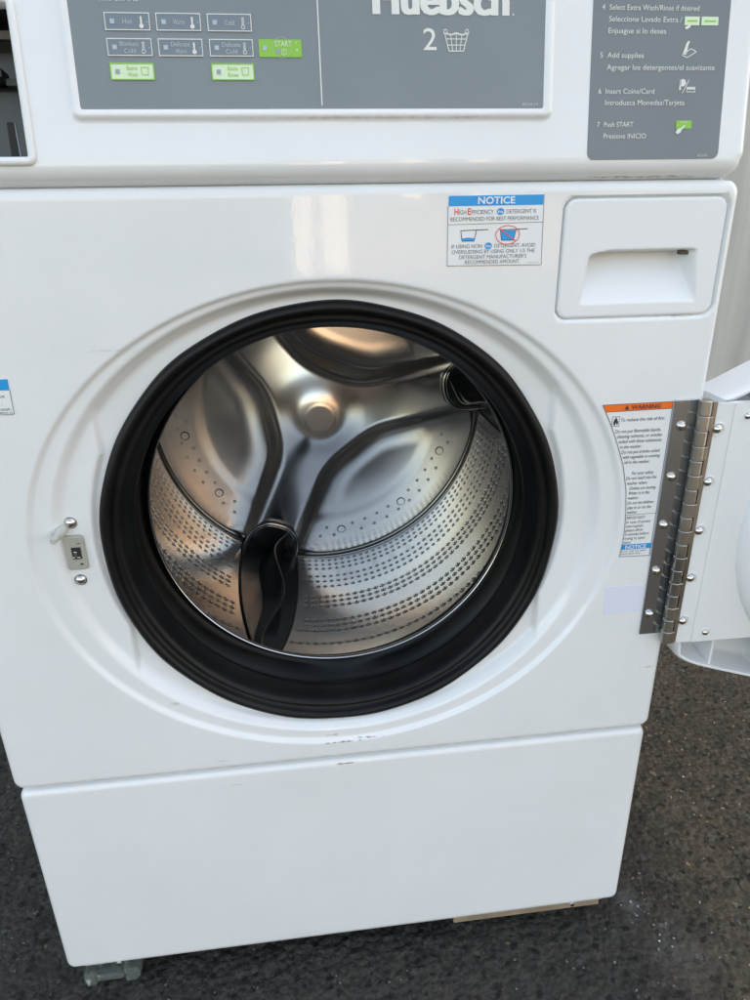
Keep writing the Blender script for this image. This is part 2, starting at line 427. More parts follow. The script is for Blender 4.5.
btns = [(-.1463, .0979, ['Hot'], 1), (-.1117, .0979, ['Warm'], 1), (-.0768, .0978, ['Cold'], 0),
        (-.1465, .0822, ['Blankets', 'Cold'], 0), (-.1118, .0822, ['Delicate', 'Warm'], 1), (-.0768, .0822, ['Delicate', 'Cold'], 0)]
for (u, v, tx, fill) in btns:
    b_ = sheet('program_button', rrect(u, u+.0304, v, v+.0109, .0006, 3), CTRL, M['box'], ov, th=.0006, base=.0017)
    p = Print(CTRL); H = .0026
    p.frame(u, u+.0304, v, v+.0109, .00060, M['ink_w'], H)
    p.rect(u+.0036, u+.0066, v+.0040, v+.0069, M['led'], H)
    if len(tx) == 1: p.text(tx[0], u+.0152, v+.0039, .0032, M['ink_f'], h=H, align='C', width=.0065+.0012*(tx[0] == 'Warm'))
    else:
        p.text(tx[0], u+.0152, v+.0061, .0029, M['ink_f'], h=H, align='C', width=.0128)
        p.text(tx[1], u+.0152, v+.0018, .0029, M['ink_f'], h=H, align='C', width=.0078)
    thermo(p, u+.0245, v+.0050, fill, H)
    p.disc(u+.0283, v+.0052, .0004, M['ink_f'], H, 8)
    p.done('button_print', ov)
for u in (-.1463, -.0767):
    sheet('extra_button', rrect(u, u+.0300, .0673, .0780, .0005, 3), CTRL, M['green_pale'], ov, th=.0006, base=.0017)
    p = Print(CTRL); H = .0026
    p.frame(u, u+.0300, .0673, .0780, .0007, M['green'], H)
    p.rect(u+.0036, u+.0064, .0710, .0740, M['led2'], H)
    p.text('Extra', u+.0150, .0735, .0026, M['green'], h=H, align='C', width=.0070)
    p.text('Wash' if u < -.1 else 'Rinse', u+.0150, .0695, .0026, M['green'], h=H, align='C', width=.0070)
    p.line([(u+.0212, .0752), (u+.0217, .0705), (u+.0257, .0705), (u+.0262, .0752), (u+.0212, .0752)], .0004, M['green'], H)
    p.done('button_print', ov)
sheet('start_button', rrect(-.0423, -.0122, .0821, .0932, .0004, 3), CTRL, M['green'], ov, th=.0006, base=.0017)
p = Print(CTRL); H = .0026
p.rect(-.0395, -.0367, .0862, .0892, M['led'], H)
p.text('START', -.0250, .0887, .0036, M['green_pale'], h=H, align='C', width=.0120)
p.ring(-.0248, .0853, .0019, .0004, M['green_pale'], H, 14); p.line([(-.0248, .0840), (-.0248, .0866)], .0004, M['green_pale'], H)
p.ring(-.0262, .0880, .0066, .00018, M['ink_f'], H, 30); p.disc(-.0288, .0858, .0017, M['led2'], .0025)
p.disc(-.0155, .0866, .0006, M['ink_w'], H, 8); p.disc(-.0160, .0912, .0004, M['ink_w'], H, 8)
p.done('button_print', ov)

# instruction sheet
ins = sheet('instruction_sheet', [(.2048, .0185)]+[(q[0]+.0, q[1]) for q in []]+[], CTRL, M['grey2'], wm) if False else None
ins = sheet('instruction_sheet', rrect(.2046, .3130, .0131, .1830, .0052), CTRL, M['grey2'], wm, th=.0003)
p = Print(CTRL); H = .0007; IW = M['ink_w']
for (num, v, lines) in ((4, .1151, [('Select Extra Wash/Rinse if desired', .0706, 0), ('Seleccione Lavado Extra /', .0575, .0076), ('Enjuague si lo desea', .0455, .0153)]),
                        (5, .0836, [('Add supplies', .0288, 0), ('Agregar los detergentes/el suavizante', .0868, .0081)]),
                        (6, .0592, [('Insert Coins/Card', .0390, 0), ('Introduzca Monedas/Tarjeta', .0642, .0078)]),
                        (7, .0362, [('Push START', .0235, 0), ('Presione INICIO', .0345, .0081)]),
                        (3, .1430, [('Load laundry and close door', .0600, 0), ('Cargue la ropa y cierre la puerta', .0700, .0078)])):
    p.text(str(num), .2115, v, .0036, IW, h=H, width=.0022)
    for (t, w, dv) in lines: p.text(t, .2172, v-dv, .0036, IW, h=H, width=w)
p.rect(.2768, .2887, .1056, .1114, M['green_pale'], H); p.rect(.2903, .3038, .1057, .1114, M['green_pale'], H)
p.line([(.279, .1085), (.287, .1085)], .0010, M['green'], .0009); p.line([(.2925, .1085), (.302, .1085)], .0010, M['green'], .0009)
p.poly([(.2770, .1040), (.2785, .1026), (.2812, .1040), (.2830, .1075), (.2822, .1078), (.2800, .1056)], IW, .0009)
SH = .0055
p.poly([(u_, v_+SH) for u_, v_ in [(.2765, .0800), (.2785, .0850), (.2795, .0880), (.2812, .0900), (.2822, .0890), (.2812, .0870), (.2806, .0830), (.2800, .0806)]], IW, H)
p.line([(u_, v_+SH) for u_, v_ in [(.2765, .0800), (.2810, .0785), (.2880, .0825), (.2835, .0845), (.2765, .0800)]], .0006, IW, H)
# coins / card icon
p.disc(.2788, .0668, .0026, IW, H, 14); p.rect(.2762, .2776, .0618, .0688, IW, H); p.line([(.2790, .0596), (.2838, .0688)], .0006, IW, H)
p.frame(.2822, .2895, .0603, .0640, .0005, IW, H); p.rect(.2822, .2895, .0622, .0634, IW, H)
# push start icon
p.rect(.2757, .2886, .0348, .0405, M['green'], H); p.text('START', .2822, .0386, .0013, IW, h=.0009, width=.006, align='C')
p.poly([(.2755, .0322), (.2770, .0308), (.2796, .0318), (.2808, .0342), (.2836, .0372), (.2828, .0376), (.2798, .0352), (.2772, .0345)], IW, .0009)
p.text('802600', .2955, .0146, .0020, M['ink_f'], h=H, width=.0085)
p.done('printed_instructions', ins)

# coin box window: chrome-white rim, hollow behind with brackets
def ring_strip(name, outer, inner, T, h, mat, parent, drop=.002):
    bm = bmesh.new(); n = len(outer)
    mid = [((a[0]+b[0])/2, (a[1]+b[1])/2) for a, b in zip(outer, inner)]
    L = [[bm.verts.new(T(u, v, hh)) for u, v in P] for P, hh in ((outer, -.001), (outer, h*.5), (mid, h), (inner, h*.6), (inner, -.010))]
    for A, B in zip(L[:-1], L[1:]):
        for i in range(n): bm.faces.new((A[i], A[(i+1) % n], B[(i+1) % n], B[i]))
    return bmobj(name, bm, mat, parent, True, 70)
ring_strip('window_rim', rrect(WIN[0]-.005, WIN[1]+.0052, WIN[2]-.0055, WIN[3]+.0035, .006), rrect(WIN[0]+.001, WIN[1]-.0002, WIN[2]+.0002, WIN[3]-.0002, .0012), CTRL, .0028, M['plastic'], wm)
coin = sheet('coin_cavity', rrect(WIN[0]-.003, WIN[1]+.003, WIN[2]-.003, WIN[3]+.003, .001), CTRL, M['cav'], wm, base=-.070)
bm = bmesh.new()
def cbox(u0, u1, v0, v1, h0, h1, mi=0):
    c = [bm.verts.new(CTRL(u, v, h)) for h in (h0, h1) for (u, v) in ((u0, v0), (u1, v0), (u1, v1), (u0, v1))]
    for f in ((0, 1, 2, 3), (4, 5, 6, 7), (0, 1, 5, 4), (1, 2, 6, 5), (2, 3, 7, 6), (3, 0, 4, 7)): bm.faces.new([c[i] for i in f]).material_index = mi
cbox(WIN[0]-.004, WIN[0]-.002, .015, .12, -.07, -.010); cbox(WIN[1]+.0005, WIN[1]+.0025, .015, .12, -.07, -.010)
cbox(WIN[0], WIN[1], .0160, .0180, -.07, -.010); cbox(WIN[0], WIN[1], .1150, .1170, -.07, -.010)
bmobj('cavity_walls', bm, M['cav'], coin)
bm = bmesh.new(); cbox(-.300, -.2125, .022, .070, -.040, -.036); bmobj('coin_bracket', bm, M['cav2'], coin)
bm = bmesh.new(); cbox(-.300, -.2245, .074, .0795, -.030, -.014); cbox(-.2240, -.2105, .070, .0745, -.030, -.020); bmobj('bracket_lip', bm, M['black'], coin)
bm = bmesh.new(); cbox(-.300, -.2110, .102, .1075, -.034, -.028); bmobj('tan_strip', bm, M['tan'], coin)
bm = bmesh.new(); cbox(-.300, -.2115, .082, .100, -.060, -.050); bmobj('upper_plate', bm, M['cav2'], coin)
q = Print(CTRL); q.disc(-.2182, .0632, .0038, M['hole'], -.0355, 20); q.rect(-.2330, -.2275, .022, .050, M['hole'], -.0355); q.line([(-.2262, .022), (-.2275, .050)], .0008, M['led2'], -.0355)
q.done('bracket_holes', coin)

# ---- stickers on the front panel
st = sheet('notice_sticker', [(.0964, .8125), (.1755, .8115), (.1738, .8650), (.0962, .8645)], FRONT, M['paper'], wm)
p = Print(FRONT); H = .0005; K = M['ink_g']
def nx(t, z): return .0964-(z-.8125)*.004+t*.0780
p.rect(.0966, .1734, .8571, .8646, M['blue'], H)
p.text('NOTICE', .1352, .8585, .0050, M['paper'], h=.0007, width=.0300, align='C', bold=.02)
p.line([(.0965, .8126), (.1754, .8117)], .0004, K, H); p.line([(.1753, .8117), (.1737, .8648)], .0004, K, H); p.line([(.0966, .8126), (.0963, .8570)], .0004, K, H)
p.line([(.0965, .8436), (.1742, .8443)], .0004, K, H)
p.text('H', .1015, .8508, .0045, M['red'], h=H, width=.0032, bold=.02); p.text('IGH', .1052, .8510, .0032, K, h=H, width=.0058)
p.text('E', .1122, .8508, .0045, M['red'], h=H, width=.0028, bold=.02); p.text('FFICIENCY', .1154, .8510, .0032, K, h=H, width=.0178)
p.disc(.1388, .8527, .0031, M['blue'], H, 16, ry=.0026); p.text('he', .1388, .8516, .0022, M['paper'], h=.0007, width=.0040, align='C', bold=.01)
p.text('DETERGENT IS', .1436, .8512, .0030, K, h=H, width=.0245)
p.text('RECOMMENDED FOR BEST PERFORMANCE', .0985, .8461, .0030, K, h=H, width=.0722)
def cup(u, full):
    p.line([(u, .8390), (u+.0012, .8312), (u+.0112, .8312), (u+.0128, .8390)], .0006, M['ink_k'], H)
    p.line([(u, .8390), (u+.0225, .8395)], .0006, M['ink_k'], H)
    if full: p.poly([(u+.0003, .8385), (u+.0013, .8314), (u+.0111, .8314), (u+.0125, .8387)], M['blue'], .0006)
    else: p.poly([(u+.0009, .8332), (u+.0012, .8314), (u+.0112, .8314), (u+.0116, .8332), (u+.006, .8338)], M['blue'], .0006)
cup(.1070, 0); cup(.1395, 1)
p.ring(.1455, .8352, .0098, .0006, M['red'], .0008, ry=.0070); p.line([(.1385, .8400), (.1525, .8304)], .0007, M['red'], .0008)
p.text('IF USING NON', .0998, .8258, .0029, K, h=H, width=.0250)
p.disc(.1300, .8272, .0031, M['blue'], H, 16, ry=.0026); p.text('he', .1300, .8261, .0022, M['paper'], h=.0007, width=.0040, align='C', bold=.01)
p.text('DETERGENT, AVOID', .1352, .8258, .0029, K, h=H, width=.0340)
p.text('OVERSUDSING BY USING ONLY 1/3 THE', .1000, .8216, .0029, K, h=H, width=.0690)
p.text("DETERGENT MANUFACTURER'S", .1062, .8175, .0029, K, h=H, width=.0560)
p.text('RECOMMENDED AMOUNT.', .1112, .8136, .0029, K, h=H, width=.0460); p.text('800391', .1640, .8131, .0013, M['ink_f'], h=H, width=.0090)
p.done('printed_notice', st)

# warning sticker with curved left edge
def wl(z):  # left edge
    P = [(.6898, .2426), (.672, .2520), (.652, .2610), (.630, .2695), (.605, .2755), (.585, .2780), (.565, .2795), (.550, .2795), (.534, .2780)]
    for (za, xa), (zb, xb) in zip(P[:-1], P[1:]):
        if za >= z >= zb: return xa+(xb-xa)*(za-z)/(za-zb)
    return P[0][1] if z > .68 else P[-1][1]
ZS = [.6898-i*(.6898-.5335)/26 for i in range(27)]
ws = sheet('warning_sticker', [(wl(z), z) for z in ZS]+[(.3095, .5325), (.3098, .6900)], FRONT, M['paper'], wm)
p = Print(FRONT); K = M['ink_k']
p.poly([(wl(.6896), .6896), (wl(.683), .6830), (.3096, .6836), (.3097, .6899)], M['orange'], H)
p.line([(wl(z), z) for z in ZS]+[(.3094, .5327)], .0005, K, .0006); p.line([(.3094, .5327), (.3097, .6899)], .0005, K, .0006); p.line([(wl(.6898), .6898), (.3097, .6900)], .0005, K, .0007)
p.line([(wl(.683), .6830), (.3096, .6836)], .0004, K, .0007)
p.text('WARNING', .2700, .6846, .0038, K, h=.0008, width=.0280, bold=.02)
p.poly([(.2635, .6845), (.2680, .6845), (.2657, .6885)], K, .0007)
p.frame(.2530, .2602, .6690, .6785, .0004, K, H)
p.poly([(.2566, .6700), (.2590, .6715), (.2590, .6735), (.2576, .6760), (.2568, .6780), (.2552, .6755), (.2544, .6728), (.2550, .6705)], K, .0007)
p.poly([(.2562, .6704), (.2576, .6708), (.2570, .6728)], M['paper'], .0008)
K = M['ink_k']
wt = [(.6733, 'To reduce the risk of fire:', .0455, 1, .2615), (.6625, 'Do not put flammable liquids,', .0475, 1, 0), (.6575, 'cleaning solvents, or articles', .0470, 1, 0), (.6525, 'soiled with these substances', .0450, 1, 0), (.6472, 'in the washer.', .0225, 1, 0),
      (.6420, 'Do not put articles soiled', .0405, 1, 0), (.6370, 'with vegetable or cooking', .0395, 1, 0), (.6318, 'oil in the washer.', .0270, 1, 0),
      (.6205, 'For your safety', .0235, 1, .2790), (.6155, 'Do not reach into the', .0325, 1, 0), (.6103, 'washer when:', .0220, 1, 0), (.6050, 'Clothes are moving.', .0290, 1, .2785), (.6000, 'Water is in the', .0225, 1, .2785), (.5950, 'washer.', .0115, 1, .2785),
      (.5898, 'Do not let children', .0285, 1, 0), (.5848, 'play in or on the', .0260, 1, 0), (.5800, 'washer.', .0115, 1, 0),
      (.5738, 'IMPORTANT!', .0200, 0, 0), (.5694, 'In case of power', .0270, 0, 0), (.5650, 'interruption', .0185, 0, 0), (.5606, 'please allow', .0190, 0, 0), (.5562, '3 minutes before', .0265, 0, 0), (.5518, 'trying to open', .0225, 0, 0), (.5474, 'door.', .0085, 0, 0),
      (.5383-.0008, 'Door will not open', .0285, 0, 0)]
for (z, t, w, b_, x) in wt:
    if z < .54: continue
    p.text(t, x or wl(z)+.0012, z, .0032, K, h=H, width=w*.93, bold=.006*b_, shear=.18*b_)
p.line([(wl(.578), .5785), (.3095, .5790)], .0004, M['ink_k'], H)
p.rect(wl(.5415)+.0002, .3094, .5410, .5466, M['blue'], .0006); p.text('NOTICE', .2935, .5418, .0038, M['paper'], h=.0008, width=.0215, align='C', bold=.02)
for z, t, w in ((.5382, 'Door will not open', .0255), (.5355, 'when door lock', .0200), ):
    p.text(t, wl(z)+.0010, z, .0020, M['ink_g'], h=H, width=w)
p.done('printed_warning', ws)

ls = sheet('side_sticker', [(-.3250, .7065), (-.2592, .7068), (-.2585, .7360), (-.3250, .7362)], FRONT, M['paper'], wm)
p = Print(FRONT); K = M['ink_k']
p.poly([(-.3248, .7268), (-.2588, .7268), (-.2585, .7358), (-.3248, .7360)], M['blue'], H)
p.line([(-.3248, .7067), (-.2594, .7070), (-.2587, .7268)], .0005, M['ink_g'], H)
p.text('NOTICE', -.292, .7286, .0055, M['paper'], h=.0007, width=.034, align='C', bold=.02)
p.text('Push door shut but', -.2635, .7208, .0028, K, h=H, width=.050, align='R'); p.text('do not slam it .', -.2668, .7150, .0028, K, h=H, width=.040, align='R')
p.text('Stop before reaching out.', -.2608, .7102, .0028, K, h=H, width=.056, align='R'); p.text('800452 rev', -.2602, .7077, .0014, K, h=H, width=.010, align='R')
p.done('printed_side_notice', ls)
sheet('blank_label', [(.2686, .4672), (.3085, .4668), (.3092, .4990), (.2680, .4997)], FRONT, M['lav'], wm, th=.00025)

# ---- latch striker
lt = plate('latch_striker', -.2462, -.2282, .5570, .5910, .0012, lambda x, z: -.0018+(.009 if (-.2400 < x < -.2318 and .5690 < z < .5800) else 0), M['beige'], wm, rad=.0035, bev=.0016, skirt=.004,
           T=lambda u, v, h: (u, .0095-h, v))
q = Print(lambda u, v, h=0.: (u, .0095-h, v))
q.rect(-.2395, -.2318, .5690, .5800, M['hole'], .0022); q.rect(-.2345, -.2312, .5835, .5841, M['hole'], .0024); q.disc(-.2330, .5632, .0015, M['hole'], .0024, 10, ry=.0008)
q.done('latch_slot', lt)
bm = bmesh.new(); box(bm, -.2378, -.2350, .0055, .0085, .5692, .5765, .0005); box(bm, -.2400, -.2325, .0055, .0080, .5695, .5712, .0004); bmobj('latch_tongue', bm, M['chrome'], lt)
def dome(bm, x, y, z, r, hgt, n=16, m=6):
    rings = []
    for j in range(m):
        a = math.pi/2*j/m; rings.append([bm.verts.new((x+r*math.cos(a)*math.cos(2*math.pi*k/n), y-hgt*math.sin(a), z+r*math.cos(a)*math.sin(2*math.pi*k/n))) for k in range(n)])
    top = bm.verts.new((x, y-hgt, z))
    for A, B in zip(rings[:-1], rings[1:]):
        for k in range(n): bm.faces.new((A[k], A[(k+1) % n], B[(k+1) % n], B[k]))
    for k in range(n): bm.faces.new((rings[-1][k], rings[-1][(k+1) % n], top))
for x, z in ((-.2370, .6030), (-.2380, .5455)):
    bm = bmesh.new(); dome(bm, x, .0115, z, .0050, .0042); tube(bm, [(x, .0115, z), (x, .0105, z)], .0056, 16)
    s_ = bmobj('latch_screw', bm, M['chrome'], wm, True)
bm = bmesh.new(); tube(bm, [(-.2430, .012, .5985), (-.2450, .004, .5970), (-.2462, -.002, .5962)], [.0042, .0042, .0038], 14)
tube(bm, [(-.2462, -.002, .5962), (-.2478, -.010, .5950)], [.0030, .0026], 14); bmobj('latch_pin', bm, M['pin'], wm, True, 50)

# ---- gasket
GZ = .5712
gp = [(.2120, .0300), (.2162, .0220), (.2168, .0158), (.2160, .0122), (.2132, .0095), (.2105, .0088), (.2082, .0100), (.2070, .0130), (.2060, .0165), (.2045, .0180), (.2025, .0172),
      (.2005, .0180), (.1985, .0215), (.1970, .0262), (.1950, .0320), (.1930, .0370), (.1915, .0400), (.1910, .0425), (.1925, .0435), (.1970, .0440), (.2050, .0450), (.2130, .0475), (.2190, .0540),
      (.2205, .0650), (.2190, .0770), (.2110, .0850), (.2010, .0875), (.1955, .0885), (.1935, .0920), (.1935, .0970), (.1980, .1020)]
def gw(r, y, a, j):
    d = math.degrees(a) % 360; r -= .0012
    if 19 < j < 27:
        k = math.exp(-((d-272)/9)**2); r += .004*math.sin(j)*k; y -= .006*k*sstep((j-21)/4)
        r += .0012*math.sin(a*5+1)+.0008*math.sin(a*11+2)
    if j < 6: r += .0004*math.sin(a*9)+.0003*math.sin(a*17+1)
    if 9 <= j < 17: r += .0005*math.sin(a*6+2)
    return r, y
revolve(gp, 360, .0005, GZ, 'door_gasket', M['rubber'], wm, wob=gw, sharp=80)

# ---- drum: wall with punched dimples
RW = .250
drum = revolve([(.1885, .0900), (.1872, .0875), (.1872, .0850), (.1885, .0838), (.1898, .0850), (.1906, .0880), (.1930, .0930), (.1990, .0985), (.2200, .1080), (.2400, .1180), (.2475, .1250), (.2500, .1350),
                (.2500, .1500), (.2500, .1900), (.2500, .2200), (.2500, .2800), (.2500, .3400), (.2500, .4000), (.2500, .4440), (.2494, .4480), (.2490, .4500), (.2495, .4520), (.2500, .4560), (.2500, .4600)],
               240, CX, CZ, 'drum', M['steel'], wm, sharp=70)
rows = [.205, .236, .249, .262, .300, .313, .326, .357, .373, .389, .414, .428, .442]
LA = (-111.5, 8.5, 128.5)
V = []; F = []; MI = []
def wallp(a, y, h): return (CX+(RW-h)*math.cos(a), y, CZ+(RW-h)*math.sin(a))
nh = 147
for ri, y in enumerate(rows):
    for k in range(nh):
        a = 2*math.pi*(k+(.0))/nh+R(-88.95)
        ad = math.degrees(a)
        hw = 10.9*sstep(.25+(y-.15)/.18)+1.2
        if any(abs((ad-l+180) % 360-180) < hw for l in LA): continue
        # deeper rows sit on shallow waves of the wall, smaller holes
        r = (.0036 if y < .34 else .0029)*(.92+.16*random.random())
        n = 10; b = len(V)
        prof = ((r*1.25, .00003), (r*.98, .00075), (r*.68, .00115), (r*.42, .0006))
        for (pr, ph) in prof:
            for i in range(n):
                t = 2*math.pi*i/n; V.append(wallp(a+pr*math.cos(t)/RW, y+pr*math.sin(t), ph))
        for q in range(3):
            for i in range(n):
                F.append((b+q*n+i, b+q*n+(i+1) % n, b+(q+1)*n+(i+1) % n, b+(q+1)*n+i)); MI.append(0)
        F.append(tuple(b+3*n+i for i in range(n))); MI.append(1)
me = bpy.data.meshes.new('dimples'); me.from_pydata(V, [], F); me.materials.append(M['steel']); me.materials.append(M['hole'])
me.polygons.foreach_set('material_index', MI); me.polygons.foreach_set('use_smooth', [True]*len(F)); me.update()
bmj = bmesh.new(); bmj.from_mesh(drum.data); nf = len(bmj.faces); bmj.from_mesh(me); bmj.to_mesh(drum.data); bmj.free()
drum.data.materials.append(M['hole'])

# ---- drum back: hub, three arms, three pressed petals
def arm_d(x, z):
    best = 1e9; acc = 0
    for l in LA:
        c, s = math.cos(R(l)), math.sin(R(l)); u = x*c+z*s; v = -x*s+z*c
        d = abs(v) if u > 0 else math.hypot(u, v)
        hw = .030+.020*(1-sstep(u/.10))-.002
        acc += math.exp(-(d-hw)/.010)
    return -.010*math.log(acc)
def back_y(x, z):
    r = math.hypot(x, z); d = arm_d(x, z)
    arm = .428-.0165*math.exp(-(max(0, r-.020)/.042)**2)+.019*sstep((r-.07)/.16)
    pet = .4625-.0035*math.exp(-(r/.13)**2)-.0016*sstep((.190-r)/.022)
    u = min(1, max(0, (d+.006)/.066)); t = (1-(1-u)**2.2)*sstep(u*2.2)
    y = arm*(1-t)+pet*t
    # petals belly gently outwards
    
    e = sstep((r-.236)/.012); y = y*(1-e)+.4620*e
    if r < .0225: y = back_y_hub
    return y
back_y_hub = .4110
nr, na = 110, 420
V = [(CX, back_y_hub, CZ)]; F = []
for j in range(1, nr+1):
    r = .249*j/nr
    for i in range(na):
        a = 2*math.pi*i/na; V.append((CX+r*math.cos(a), back_y(r*math.cos(a), r*math.sin(a)), CZ+r*math.sin(a)))
for i in range(na): F.append((0, 1+i, 1+(i+1) % na))
for j in range(nr-1):
    for i in range(na):
        a = 1+j*na+i; b = 1+j*na+(i+1) % na; F.append((a, a+na, b+na, b))
back = mesh('drum_back', V, F, [M['back_steel'], M['hole']], wm)
# seam ring
bm = bmesh.new(); tube(bm, [(CX+.2475*math.cos(2*math.pi*k/180), .4560, CZ+.2475*math.sin(2*math.pi*k/180)) for k in range(180)], .0016, 8, True)
bmobj('seam_ring', bm, M['black'], back, True, 80)
for c in (-171.5, -51.5, 68.5):
    for da in (-30.5, 0, 29.5):
        a = R(c+da); x, z = .206*math.cos(a), .206*math.sin(a); y = back_y(x, z)
        bm = bmesh.new()
        tube(bm, [(CX+x, y+.002, CZ+z), (CX+x, y-.0012, CZ+z)], .0056, 20, mi=0)
        tube(bm, [(CX+x+.0060*math.cos(t), y-.0002, CZ+z+.0060*math.sin(t)) for t in [2*math.pi*k/24 for k in range(24)]], .0009, 6, True, mi=1)
        bmobj('back_button', bm, [M['back_steel'], M['black']], back, True, 40)
bm = bmesh.new()
for c in (-171.5, -51.5, 68.5):
    for k in range(-7, 8):
        da = k*6.2
        for (rr_, off) in ((.200, 0.), (.2145, 3.1)):
            if min(abs(da+off-q_) for q_ in (-30.5, 0, 29.5)) < 2.9 or abs(da+off) > 41: continue
            a = R(c+da+off); x, z = rr_*math.cos(a), rr_*math.sin(a)
            dome(bm, CX+x, back_y(x, z)+.0006, CZ+z, .0026, .0028, 12, 4)
bm.from_mesh(back.data)
for f_ in bm.faces: f_.smooth = True
bm.to_mesh(back.data); bm.free()

# ---- lifters
def lw(y):   # half width of the pocket in degrees
    t = (y-.150)/(.46-.150)
    return 1.0+9.2*math.sin(min(1, max(0, t)**.75*1.25)*math.pi/2) if t > 0 else 1.
def lifter(l):
    la = R(l)
    def P(da, y, h): a = la+R(da); return (CX+(RW-h)*math.cos(a), y, CZ+(RW-h)*math.sin(a))
    ys = [.150+.309*i/48 for i in range(49)]
    # dark pocket lying in the drum wall
    V = []; F = []; n = 14
    for y in ys:
        for k in range(n+1):
            t = -1+2*k/n; V.append(P(t*lw(y), y, .0022+.0014*(1-t*t)))
    for j in range(48):
        for k in range(n): a = j*(n+1)+k; F.append((a, a+1, a+n+2, a+n+1))
    pk = mesh('lifter', V, F, M['lifter'], wm)
    # arch plate on the drum back
    def arch(t, k=1.): # t from -1 to 1
        x = t*9.6*k; hh = .0530*k*max(0, (1-abs(t)**2.6))**.5
        return x, hh
    def BP(da, h, dy):
        a = la+R(da)*(RW/(RW-h)) if False else la+R(da); x, z = (RW-.002-h)*math.cos(a), (RW-.002-h)*math.sin(a)
        # keep the width constant as the arch climbs
        c0 = (math.cos(la), math.sin(la)); s0 = (-math.sin(la), math.cos(la)); w = R(da)*RW
        x = c0[0]*(RW-.002-h)+s0[0]*w; z = c0[1]*(RW-.002-h)+s0[1]*w
        return (CX+x, min(back_y(x, z), .452)-dy, CZ+z)
    pts = [arch(-1+2*i/40) for i in range(41)]
    V = []; F = []
    for i, (da, h) in enumerate(pts):
        for k in range(6): V.append(BP(da, h*k/5, .0035))
    for i in range(40):
        for k in range(5): a = i*6+k; F.append((a, a+1, a+7, a+6))
    mesh('arch_plate', V, F, M['lifter'], pk)
    bm = bmesh.new(); tube(bm, [BP(da*1.03, h*1.03, .006) for da, h in pts], .0020, 8)
    tube(bm, [BP(da*.95, h*.95, .0052) for da, h in pts], .0007, 8)
    bmobj('arch_rim', bm, M['chrome'], pk, True, 80)
    bm = bmesh.new()
    for s in (-1, 1): tube(bm, [P(s*(lw(y)+.25), y, .0024) for y in ys], .0013, 6)
    bmobj('rubber_edge', bm, M['black'], pk, True, 80)
    # wavy ridge
    def wave(y):
        t = (.455-y)/.29
        return (2.6-2.4*t)+3.4*math.cos(2*math.pi*(t*1.55)+.35)*(1-.35*t)*(1 if t > .02 else .9)
    V = []; F = []; n = 9; yy = [.170+.286*i/90 for i in range(91)]
    for y in yy:
        hh = .006+.040*sstep((y-.165)/.22); w = wave(y)
        prof = []
        for k in range(n):
            t = k/(n-1); sl = (abs(t-.5)*2)
            prof.append((w*(1-.65*sl)+(1 if t > .5 else -1)*(.20+3.2*sl**1.6)*(1 if sl > 0 else 0), .0030+(hh-.003)*(1-sl)**.8))
        V += [P(d, y, h) for d, h in prof]
    for j in range(90):
        for k in range(n-1): a = j*n+k; F.append((a, a+1, a+n+1, a+n))
    mesh('wavy_ridge', V, F, M['lifter'], pk)
    bm = bmesh.new(); tube(bm, [P(wave(y), y, .0064+.040*sstep((y-.165)/.22)) for y in yy], .0011, 8)
    bmobj('ridge_crest', bm, M['lifter_edge'], pk, True, 80)
    return pk
for l in LA: lifter(l)
# dark outer tub behind the drum so nothing shows through
revolve([(.2100, .1000), (.2700, .1050), (.2750, .1200), (.2750, .4900), (.2600, .5100), (.001, .5100)], 64, CX, CZ, 'outer_tub', M['black'], wm, sharp=50)

# ---- hinge
hg = plate('hinge_leaf', .3108, .3345, .4400, .6915, .003, lambda x, z: 0, M['hinge_steel'], wm, rad=.0008, bev=.0007, skirt=.0016, T=lambda u, v, h: (u, -.0022-h, v))
for z in (.6669, .6167, .5663, .5155, .4650):
    bm = bmesh.new(); dome(bm, .3183+(.0020 if z > .66 else 0), -.0022, z, .0049, .0040); bmobj('hinge_rivet', bm, M['chrome'], hg, True)
HX, HY = .3362, -.0095
z0, z1, nk = .4335, .6925, 18
for k in range(nk):
    a = z0+(z1-z0)*k/nk; b = z0+(z1-z0)*(k+1)/nk
    bm = bmesh.new(); r = .0056
    n = 16
    rings = []
    for (z, rr) in ((a+.0003, r-.0006), (a+.0009, r), (b-.0009, r), (b-.0003, r-.0006)):
        rings.append([bm.verts.new((HX+rr*math.cos(2*math.pi*i/n), HY+rr*math.sin(2*math.pi*i/n), z)) for i in range(n)])
    for A, B in zip(rings[:-1], rings[1:]):
        for i in range(n): bm.faces.new((A[i], A[(i+1) % n], B[(i+1) % n], B[i]))
    bm.faces.new(rings[0]); bm.faces.new(rings[-1])
    bmobj('hinge_knuckle', bm, M['knuckle_steel'], hg, True, 35)
bm = bmesh.new(); tube(bm, [(HX, HY, z0-.001), (HX, HY, z1+.001)], .0032, 12)
for k in range(nk):   # wrap of each knuckle onto its own leaf, leaving the notches dark
    a = z0+(z1-z0)*k/nk+.0004; b = z0+(z1-z0)*(k+1)/nk-.0004
    if k % 2 == 0: box(bm, HX+.001, HX+.0062, HY-.0046, HY+.0046, a, b, .0005)
bmobj('hinge_pin', bm, M['knuckle_steel'], hg)

# ---- door (swung right open, its inner face towards us)
DP = -.0100
bm = bmesh.new()
